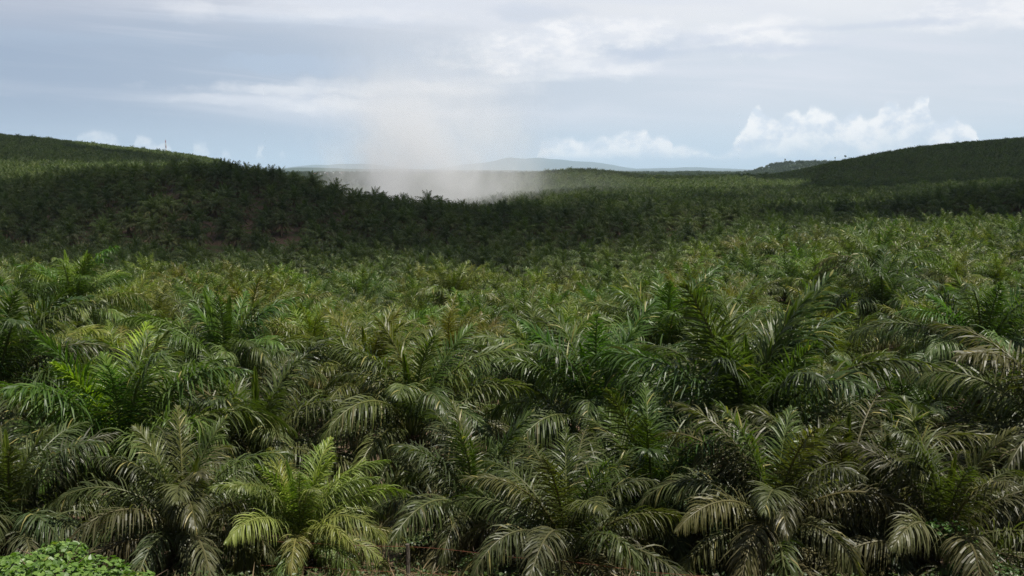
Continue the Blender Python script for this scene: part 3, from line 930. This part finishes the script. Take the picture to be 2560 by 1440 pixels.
C_RNG = np.random.default_rng(61)
bo = at(150, 1440, 17.0)
bz = float(height(bo.x, 17.0))
def bl_(px, py, Y, rx, ry, rz_):
    p = at(px, py, Y); return (p - Vector((bo.x, 17.0, bz)), Vector((rx, ry, rz_)))
leafy_plant('creeper_bush', 'bright green broad-leaved creeper bush at the lower left corner in front of the fence', (bo.x, 17.0, bz),
            [bl_(150, 1415, 17.4, 0.55, 0.6, 0.42), bl_(165, 1395, 17.8, 0.32, 0.4, 0.27), bl_(40, 1440, 17.0, 0.6, 0.7, 0.30), bl_(240, 1448, 16.9, 0.55, 0.6, 0.32), bl_(120, 1480, 16.4, 1.2, 0.7, 0.45),
             bl_(320, 1482, 16.6, 0.5, 0.6, 0.30), bl_(-80, 1465, 17.0, 0.7, 0.7, 0.4)], 2600, 0.084, (0.105, 0.180, 0.034), C_RNG)
for px, py, Y, blobs, n, size, colr, lab in (
        (2380, 1345, 24.2, [(0, 0, 0, .45, .3, .42), (.25, 0, -.4, .5, .35, .4), (-.35, 0, .25, .35, .3, .18), (.7, 0, -.55, .6, .4, .25)], 420, 0.085, (0.06, 0.12, 0.022), 'dark green creeper climbing over the low half dried palm'),
        (1085, 1335, 29.5, [(0, 0, 0, .9, .5, .22), (.8, .2, -.15, .6, .5, .2), (-.7, 0, -.2, .6, .5, .2)], 600, 0.07, (0.05, 0.085, 0.025), 'dull green creeper mound just behind the grey fence post'),
        (1190, 1410, 26.0, [(0, 0, 0, .5, .4, .22), (.5, 0, -.15, .5, .4, .2)], 300, 0.06, (0.07, 0.11, 0.03), 'small weedy creeper patch under the wire, right of the grey fence post'),
        (470, 1400, 27.0, [(0, 0, 0, .35, .3, .4), (.2, 0, -.4, .4, .3, .3)], 260, 0.05, (0.05, 0.09, 0.025), 'thin creeper hanging between the lime-speared palm and the small yellow-green palm'),
        (2460, 1430, 23.6, [(0, 0, 0, .9, .5, .25), (-.8, 0, -.2, .6, .5, .2)], 420, 0.075, (0.05, 0.095, 0.022), 'low creeper spreading along the ground at the lower right corner')):
    p = at(px, py, Y); gz = float(height(p.x, Y))
    leafy_plant('creeper_patch', lab, (p.x, Y, gz), [(Vector((b[0], b[1], b[2] + p.z - gz)), Vector(b[3:])) for b in blobs], n, size, colr, C_RNG, 'creepers among the palms')

# undergrowth: grass, weeds and dry litter over the near ground
ub = MB()
U_RNG = np.random.default_rng(71)
for _ in range(26000):
    Y = float(U_RNG.uniform(11, 62)) if U_RNG.random() < 0.5 else float(U_RNG.uniform(15, 34)); x = float(U_RNG.uniform(-0.62, 0.62)) * Y
    z = float(height(x, Y)); kind = U_RNG.random()
    if kind < 0.6:
        a = U_RNG.uniform(0, 6.28); h = U_RNG.uniform(0.15, 0.55); l = U_RNG.uniform(0.05, 0.35)
        d = Vector((math.cos(a), math.sin(a), 0)); s = Vector((-d.y, d.x, 0)) * 0.012
        p = Vector((x, Y, z - 0.03)); p1 = p + d * l * .4 + Vector((0, 0, h * .7)); p2 = p + d * l + Vector((0, 0, h * .85))
        ub.add([tuple(p - s), tuple(p + s), tuple(p1 + s * .8), tuple(p1 - s * .8), tuple(p2)], [(0, 1, 2, 3), (3, 2, 4)], float(U_RNG.uniform(0.2, 0.9)), float(U_RNG.choice([0, 0.2, 0.6, 0.95], p=[.45, .2, .15, .2])))
    elif kind < 0.8:
        for _k in range(3):
            round_leaf(ub, Vector((x + U_RNG.normal(0, .12), Y + U_RNG.normal(0, .12), z + U_RNG.uniform(.08, .4))), Vector((U_RNG.normal(0, .5), U_RNG.normal(0, .5), 1)), U_RNG.uniform(.04, .09), U_RNG, float(U_RNG.uniform(.2, .8)))
    else:
        a = U_RNG.uniform(0, 6.28); l = U_RNG.uniform(0.25, 0.8)
        d = Vector((math.cos(a), math.sin(a), U_RNG.normal(0, .15))); s = Vector((-d.y, d.x, 0)) * 0.02
        p = Vector((x, Y, z + U_RNG.uniform(.02, .25)))
        ub.add([tuple(p - s), tuple(p + s), tuple(p + d * l)], [(0, 1, 2)], float(U_RNG.uniform(0.2, 1.0)), 1.0)
tag(link('undergrowth', ub.mesh('undergrowth', M_creeper), color=(0.055, 0.085, 0.024)), 'weeds, grass and dry leaf litter on the bank and under the palms', None, None, 'stuff')


# ------------------------------------------------------------------ sun, cloud shade, sky
SUN_EL, SUN_AZ = R(66), R(118)              # azimuth measured from straight ahead towards the right
sdir = Vector((math.cos(SUN_EL) * math.sin(SUN_AZ), math.cos(SUN_EL) * math.cos(SUN_AZ), math.sin(SUN_EL)))
sun_d = bpy.data.lights.new('sun', 'SUN'); sun_d.energy = 5.0; sun_d.angle = R(0.53); sun_d.color = (1.0, 0.95, 0.87)
sun = bpy.data.objects.new('sun', sun_d); COL.objects.link(sun)
sun.rotation_euler = sdir.to_track_quat('Z', 'Y').to_euler()
sun.location = sdir * 400

def cloud_material(through):
    m, nt, out = material('cloud_white')
    p = nt.new('ShaderNodeBsdfDiffuse'); p.inputs['Color'].default_value = (0.8, 0.8, 0.82, 1)
    t = nt.new('ShaderNodeBsdfTransparent'); mx = nt.new('ShaderNodeMixShader'); mx.inputs[0].default_value = 1 - through
    nt.l.new(t.outputs[0], mx.inputs[1]); nt.l.new(p.outputs[0], mx.inputs[2]); nt.l.new(mx.outputs[0], out.inputs['Surface'])
    return m


def ico(n=2):
    import bmesh
    bm = bmesh.new(); bmesh.ops.create_icosphere(bm, subdivisions=n, radius=1.0)
    V = np.array([v.co[:] for v in bm.verts]); F = [tuple(v.index for v in f.verts) for f in bm.faces]; bm.free()
    return V, F


ICO_V, ICO_F = ico(3)
CL_RNG = np.random.default_rng(17)
ALT = 800.0


def cloud(label, through, puffs):
    """puffs: (x, Y, radius_x, radius_y) of the shade each lump throws on the land; the lump hangs at ALT towards the sun"""
    mb = MB()
    for x, Y, rx, ry in puffs:
        q = warp(Y) / Y
        x, Y, rx, ry = x * q, Y * q, rx * q, ry * q
        z0 = -15.0
        k = (ALT - z0) / sdir.z
        c = np.array([x + sdir.x * k, Y + sdir.y * k, ALT + CL_RNG.uniform(-15, 25)])
        V = ICO_V.copy()
        nz = 1 + 0.28 * np.sin(V[:, 0] * 5 + CL_RNG.uniform(0, 6)) * np.sin(V[:, 1] * 6 + CL_RNG.uniform(0, 6)) + 0.12 * np.sin(V[:, 2] * 13 + V[:, 0] * 11 + CL_RNG.uniform(0, 6))
        V = V * nz[:, None] * np.array([rx, ry, min(rx, ry) * 0.35]) + c
        mb.add(V.tolist(), ICO_F)
    o = link('cloud', mb.mesh('cloud', cloud_material(through), True)); tag(o, label, None, None, 'structure')


cloud('thick cloud drifting high over the shaded ridge of palms', 0.75, [(-250, 430, 190, 140), (-110, 450, 130, 118), (-20, 420, 100, 88), (-330, 560, 160, 150), (-190, 590, 150, 110), (-80, 530, 90, 90)])
cloud('thin cloud drifting high over the middle of the ridge', 0.80, [(60, 430, 110, 100), (165, 420, 70, 70), (60, 545, 130, 75)])
cloud('thin cloud drifting high over the rear palm slope', 0.56, [(-890, 1150, 480, 540)])
cloud('cloud drifting high over the dark knoll', 0.62, [(280, 470, 120, 90), (400, 500, 120, 120), (205, 455, 70, 75), (260, 480, 85, 95), (330, 470, 90, 110)])
cloud('wide cloud drifting high over the palm covered hill', 0.40, [(850, 1350, 560, 520)])
cloud('thin unseen cloud added high up to dim the valley of palms', 0.76, [(150, 700, 130, 110), (280, 760, 140, 130), (420, 800, 150, 140), (60, 800, 120, 110), (200, 920, 160, 120), (380, 960, 160, 130)])  # unseen cloud added to darken the pale valley
cloud('small cloud drifting high over the hill behind the smoke', 0.68, [(60, 1330, 150, 90), (180, 1380, 110, 80)])

world = bpy.data.worlds.new('World'); scene.world = world; world.use_nodes = True
nt = NT(world.node_tree)
wout = nt.new('ShaderNodeOutputWorld')
bg = nt.new('ShaderNodeBackground'); bg.inputs['Strength'].default_value = 0.074
nt.l.new(bg.outputs[0], wout.inputs['Surface'])
sky = nt.new('ShaderNodeTexSky', sky_type='NISHITA')
sky.sun_disc = False; sky.sun_elevation = SUN_EL; sky.sun_rotation = SUN_AZ
sky.altitude = 100; sky.air_density = 1.0; sky.dust_density = 1.5; sky.ozone_density = 1.0
D = nt.new('ShaderNodeTexCoord').outputs['Generated']
dx, dy, dz = nt.sep(D)[:3]
az = nt.m('ARCTAN2', dx, dy)
el = nt.m('ARCSINE', dz)


def srgb(r, g, b):
    f = lambda c: (c / 255 / 12.92) if c / 255 <= 0.04045 else ((c / 255 + 0.055) / 1.055) ** 2.4
    return tuple(10 * f(c) for c in (r, g, b))          # ten times: the Background strength is 0.1


# broad tone of the overcast: blue-grey on the left, paler on the right and near the horizon
lr = nt.ss(az, -0.52, 0.30)
base = nt.mix(lr, srgb(151, 167, 189), srgb(204, 212, 222))
hz = nt.ss(el, 0.0, 0.075)
base = nt.mix(hz, nt.mix(lr, srgb(166, 186, 206), srgb(193, 211, 225)), base)
top = nt.ss(nt.m('ADD', el, nt.m('MULTIPLY', nt.noise(nt.vec(nt.m('MULTIPLY', az, 3.0), nt.m('MULTIPLY', el, 16.0), 1.7), 1.0, 4), 0.07)), 0.135, 0.20)
base = nt.mix(nt.m('MULTIPLY', top, 0.85), base, nt.mix(lr, srgb(184, 189, 202), srgb(230, 231, 234)))
# long thin streaks
st1 = nt.noise(nt.vec(nt.m('MULTIPLY', az, 3.2), nt.m('ADD', nt.m('MULTIPLY', el, 30.0), nt.m('MULTIPLY', az, 1.5)), 4.2), 1.0, 6, 0.55, 0.6)
base = nt.mix(nt.m('MULTIPLY', nt.ss(st1, 0.42, 0.68), nt.m('MULTIPLY', nt.ss(el, 0.025, 0.07, 0.0, 0.85), nt.ss(az, -0.46, -0.15, 0.25, 1.0))), base, srgb(215, 219, 228))
warp_a = nt.m('SUBTRACT', nt.noise(nt.vec(nt.m('MULTIPLY', az, 22.0), nt.m('MULTIPLY', el, 40.0), 0.3), 1.0, 6, 0.62), 0.5)
warp_b = nt.m('SUBTRACT', nt.noise(nt.vec(nt.m('MULTIPLY', az, 22.0), nt.m('MULTIPLY', el, 40.0), 8.3), 1.0, 6, 0.62), 0.5)


def blob(px, py, rx, ry, amt=1.0, soft=1.3, edge=1.0):
    a0, e0 = azel(px, py)
    u = nt.m('DIVIDE', nt.m('SUBTRACT', az, a0), rx / FPX)
    v = nt.m('DIVIDE', nt.m('SUBTRACT', el, e0), ry / FPX)
    u = nt.m('ADD', u, nt.m('MULTIPLY', warp_a, 2.2 * edge)); v = nt.m('ADD', v, nt.m('MULTIPLY', warp_b, 3.6 * edge))
    r = nt.m('SQRT', nt.m('ADD', nt.m('MULTIPLY', u, u), nt.m('MULTIPLY', v, v)))
    return nt.m('MULTIPLY', nt.ss(r, 1.0 - soft * 0.5, 1.0 + soft * 0.5, 1.0, 0.0), amt)


def maxof(lst):
    o = lst[0]
    for q in lst[1:]: o = nt.m('MAXIMUM', o, q)
    return o


bright = maxof([blob(1330, 125, 190, 42, .95), blob(1430, 95, 130, 38, 1.0), blob(1580, 80, 110, 30, .8), blob(1880, 88, 140, 36, 1.0), blob(1480, 168, 150, 16, .7), blob(2440, 30, 170, 34, .9),
                blob(2380, 62, 120, 14, .7), blob(780, 225, 250, 16, .55), blob(640, 250, 170, 12, .45), blob(860, 262, 220, 18, .5), blob(1050, 215, 260, 20, .5), blob(1300, 195, 200, 12, .5), blob(480, 25, 60, 20, .35), blob(900, 40, 330, 22, .25)])
dark = maxof([blob(720, 160, 150, 20, .9, .8), blob(860, 165, 110, 22, .8, .8), blob(1010, 150, 70, 24, .5), blob(1080, 182, 100, 16, .7), blob(1620, 128, 100, 18, .75), blob(1740, 95, 70, 22, .5), blob(1900, 122, 160, 10, .6), blob(2250, 60, 220, 8, .5),
              blob(760, 55, 300, 14, .35), blob(120, 95, 200, 14, .3), blob(1340, 30, 90, 18, .4), blob(790, 363, 45, 5, .55), blob(845, 363, 18, 3, .4)])
puff = nt.ss(nt.noise(nt.vec(nt.m('MULTIPLY', az, 30.0), nt.m('MULTIPLY', el, 70.0), 3.3), 1.0, 6, 0.6), 0.34, 0.62)
base = nt.mix(bright, base, nt.mix(puff, srgb(217, 221, 229), srgb(238, 238, 240)))
base = nt.mix(nt.m('MULTIPLY', dark, 0.85), base, nt.mix(lr, srgb(164, 182, 203), srgb(190, 200, 217)))

# heaped clouds low over the horizon: outline by azimuth, edges broken up by noise
TOPS = [(0, 470), (175, 470), (195, 352), (240, 333), (290, 347), (312, 368), (330, 372), (345, 342), (378, 350), (395, 366), (412, 356), (430, 372), (445, 470), (470, 470), (480, 358), (500, 353), (522, 364), (530, 470), (545, 470), (552, 372), (575, 370), (585, 470),
        (630, 470), (640, 366), (652, 360), (664, 372), (670, 470), (690, 470), (698, 374), (712, 372), (722, 470), (1300, 470), (1340, 395), (1362, 348), (1400, 341), (1428, 343), (1450, 356), (1474, 350), (1492, 338), (1510, 341), (1540, 333), (1565, 325), (1590, 327), (1614, 322), (1632, 344), (1655, 336), (1676, 336),
        (1682, 362), (1700, 360), (1725, 365), (1760, 372), (1800, 384), (1810, 378), (1825, 372), (1838, 350), (1852, 326), (1868, 300), (1890, 268), (1905, 285), (1930, 296), (1942, 300), (1962, 288), (1985, 279), (2010, 288), (2028, 266), (2050, 280), (2085, 292), (2100, 300), (2112, 290), (2138, 282), (2156, 300), (2176, 296), (2190, 285), (2222, 262), (2240, 268), (2262, 282), (2280, 262),
        (2312, 250), (2320, 268), (2332, 312), (2350, 312), (2372, 298), (2400, 314), (2428, 320), (2440, 360), (2500, 400), (2560, 470)]
E_LO, E_HI = azel(1280, 470)[1], azel(1280, 240)[1]
A_LO, A_HI = azel(0, 400)[0], azel(2560, 400)[0]
fc = nt.new('ShaderNodeFloatCurve')
cu = fc.mapping.curves[0]
for i, (px, py) in enumerate(TOPS):
    X_ = (azel(px, 400)[0] - A_LO) / (A_HI - A_LO); Y_ = (azel(1280, py)[1] - E_LO) / (E_HI - E_LO)
    if i < 1: cu.points[0].location = (0, Y_)
    elif i == len(TOPS) - 1: cu.points[-1].location = (1, Y_)
    else: cu.points.new(X_, Y_)
for q in cu.points: q.handle_type = 'AUTO'
fc.mapping.update()
fine = nt.m('SUBTRACT', nt.noise(nt.vec(nt.m('MULTIPLY', az, 75.0), nt.m('MULTIPLY', el, 85.0), 2.2), 1.0, 7, 0.6), 0.5)
azw = nt.m('ADD', az, nt.m('MULTIPLY', fine, 0.012))
an = nt.m('DIVIDE', nt.m('SUBTRACT', azw, A_LO), A_HI - A_LO, clamp=True)
nt.put(fc.inputs['Value'], an)
elw = nt.m('ADD', el, nt.m('MULTIPLY', nt.m('SUBTRACT', nt.noise(nt.vec(nt.m('MULTIPLY', az, 75.0), nt.m('MULTIPLY', el, 85.0), 12.2), 1.0, 7, 0.6), 0.5), 0.012))
rel = nt.m('SUBTRACT', nt.m('MULTIPLY_ADD', fc.outputs[0], E_HI - E_LO, E_LO), elw)
mask = nt.ss(rel, -0.0010, 0.0055)
mask = nt.m('MULTIPLY', mask, nt.ss(rel, 0.016, 0.052, 1.0, 0.35))
mask = nt.m('MULTIPLY', mask, nt.ss(el, 0.006, 0.016))
mask = nt.m('MULTIPLY', mask, nt.ss(az, -0.30, 0.02, 0.5, 0.95))
bil = nt.noise(nt.vec(nt.m('MULTIPLY', az, 48.0), nt.m('MULTIPLY', el, 60.0), 5.2), 1.0, 6, 0.58)
cc = nt.mix(nt.ss(bil, 0.36, 0.60), srgb(208, 218, 230), srgb(246, 246, 246))
base = nt.mix(mask, base, cc)

base = nt.mix(nt.ss(el, 0.22, 0.5), base, srgb(66, 76, 94))      # unseen upper sky darkened to cut the fill light
cover = nt.ss(el, 0.25, 1.0, 0.97, 0.55)
full = nt.mix(cover, sky.outputs[0], base)
nt.put(bg.inputs['Color'], full)

# ------------------------------------------------------------------ smoke and haze
SQ = 0.68
SX0, SX1, SY0, SY1, SZ0, SZ1 = [SQ * v for v in (-185.0, 170.0, 760.0, 950.0, -40.0, 150.0)]
sm, nt, out = material('smoke_volume')
pos = nt.new('ShaderNodeNewGeometry').outputs['Position']
x_, y_, z_ = [nt.m('DIVIDE', q, SQ) for q in nt.sep(pos)[:3]]
n1 = nt.noise(nt.vec(nt.m('MULTIPLY', x_, 0.028), nt.m('MULTIPLY', y_, 0.02), nt.m('MULTIPLY', z_, 0.021)), 1.0, 4, 0.55, 0.5)
n2 = nt.noise(nt.vec(nt.m('MULTIPLY', x_, 0.07), nt.m('MULTIPLY', y_, 0.05), nt.m('MULTIPLY', z_, 0.055)), 1.0, 4, 0.6, 0.4)
xw = nt.m('ADD', x_, nt.m('MULTIPLY', nt.m('SUBTRACT', n2, 0.5), 60.0))
left = nt.ss(nt.m('ADD', xw, nt.m('MULTIPLY', n1, 70.0)), -132.0, -55.0)
right = nt.ss(xw, -85.0, 50.0, 1.0, 0.0)
low = nt.ss(z_, -30.0, 70.0, 1.0, 0.62)
topf = nt.ss(nt.m('ADD', z_, nt.m('MULTIPLY', n1, 90.0)), 65.0, 175.0, 1.0, 0.0)
yprof = nt.m('MULTIPLY', nt.ss(y_, 765, 830), nt.ss(y_, 875, 945, 1.0, 0.0))
dens = nt.m('MULTIPLY', nt.m('MULTIPLY', left, right), nt.m('MULTIPLY', low, topf))
veil = nt.m('MULTIPLY', nt.m('MULTIPLY', nt.ss(xw, -130, -60), nt.ss(xw, 20.0, 135.0, 1.0, 0.0)), nt.ss(z_, -25.0, 14.0, 0.12, 0.0))
dens = nt.m('ADD', dens, veil)
dens = nt.m('MULTIPLY', nt.m('MULTIPLY', dens, yprof), nt.ss(n1, 0.28, 0.72, 0.35, 1.65))
dens = nt.m('MULTIPLY', dens, 0.0185 / SQ)
pv = nt.new('ShaderNodeVolumePrincipled')
pv.inputs['Color'].default_value = (0.92, 0.925, 0.94, 1)
pv.inputs['Anisotropy'].default_value = 0.1
nt.put(pv.inputs['Density'], dens)
nt.l.new(pv.outputs[0], out.inputs['Volume'])
sm.cycles.volume_step_rate = 0.6
mb = MB(); mb.box((SX0, SY0, SZ0), (SX1, SY1, SZ1))
tag(link('smoke', mb.mesh('smoke', sm)), 'pale grey smoke column rising from behind the ridge of palms', None, None, 'stuff')

hm, nt, out = material('haze_volume')
pv = nt.new('ShaderNodeVolumePrincipled')
pv.inputs['Color'].default_value = (0.64, 0.81, 1.0, 1)
pv.inputs['Density'].default_value = 2.6e-5
pv.inputs['Anisotropy'].default_value = 0.0
nt.l.new(pv.outputs[0], out.inputs['Volume'])
mb = MB(); mb.box((-50000, -400, -60), (50000, 58000, 590))
tag(link('haze', mb.mesh('haze', hm)), 'thin blue haze over the land', None, None, 'stuff')

# ------------------------------------------------------------------ render settings
cy = scene.cycles
cy.max_bounces = 5; cy.diffuse_bounces = 2; cy.glossy_bounces = 2; cy.transmission_bounces = 3; cy.volume_bounces = 3; cy.transparent_max_bounces = 24
cy.sample_clamp_indirect = 6.0
cy.use_adaptive_sampling = False
cy.adaptive_threshold = 0.01
cy.use_denoising = True
cy.denoiser = 'OPENIMAGEDENOISE'
cy.denoising_prefilter = 'NONE'
cy.denoising_input_passes = 'RGB_ALBEDO_NORMAL'
cy.caustics_reflective = False; cy.caustics_refractive = False
scene.view_settings.view_transform = 'Standard'
scene.view_settings.look = 'None'
scene.view_settings.exposure = 0.62
scene.view_settings.gamma = 1.0
scene.view_settings.use_curve_mapping = False
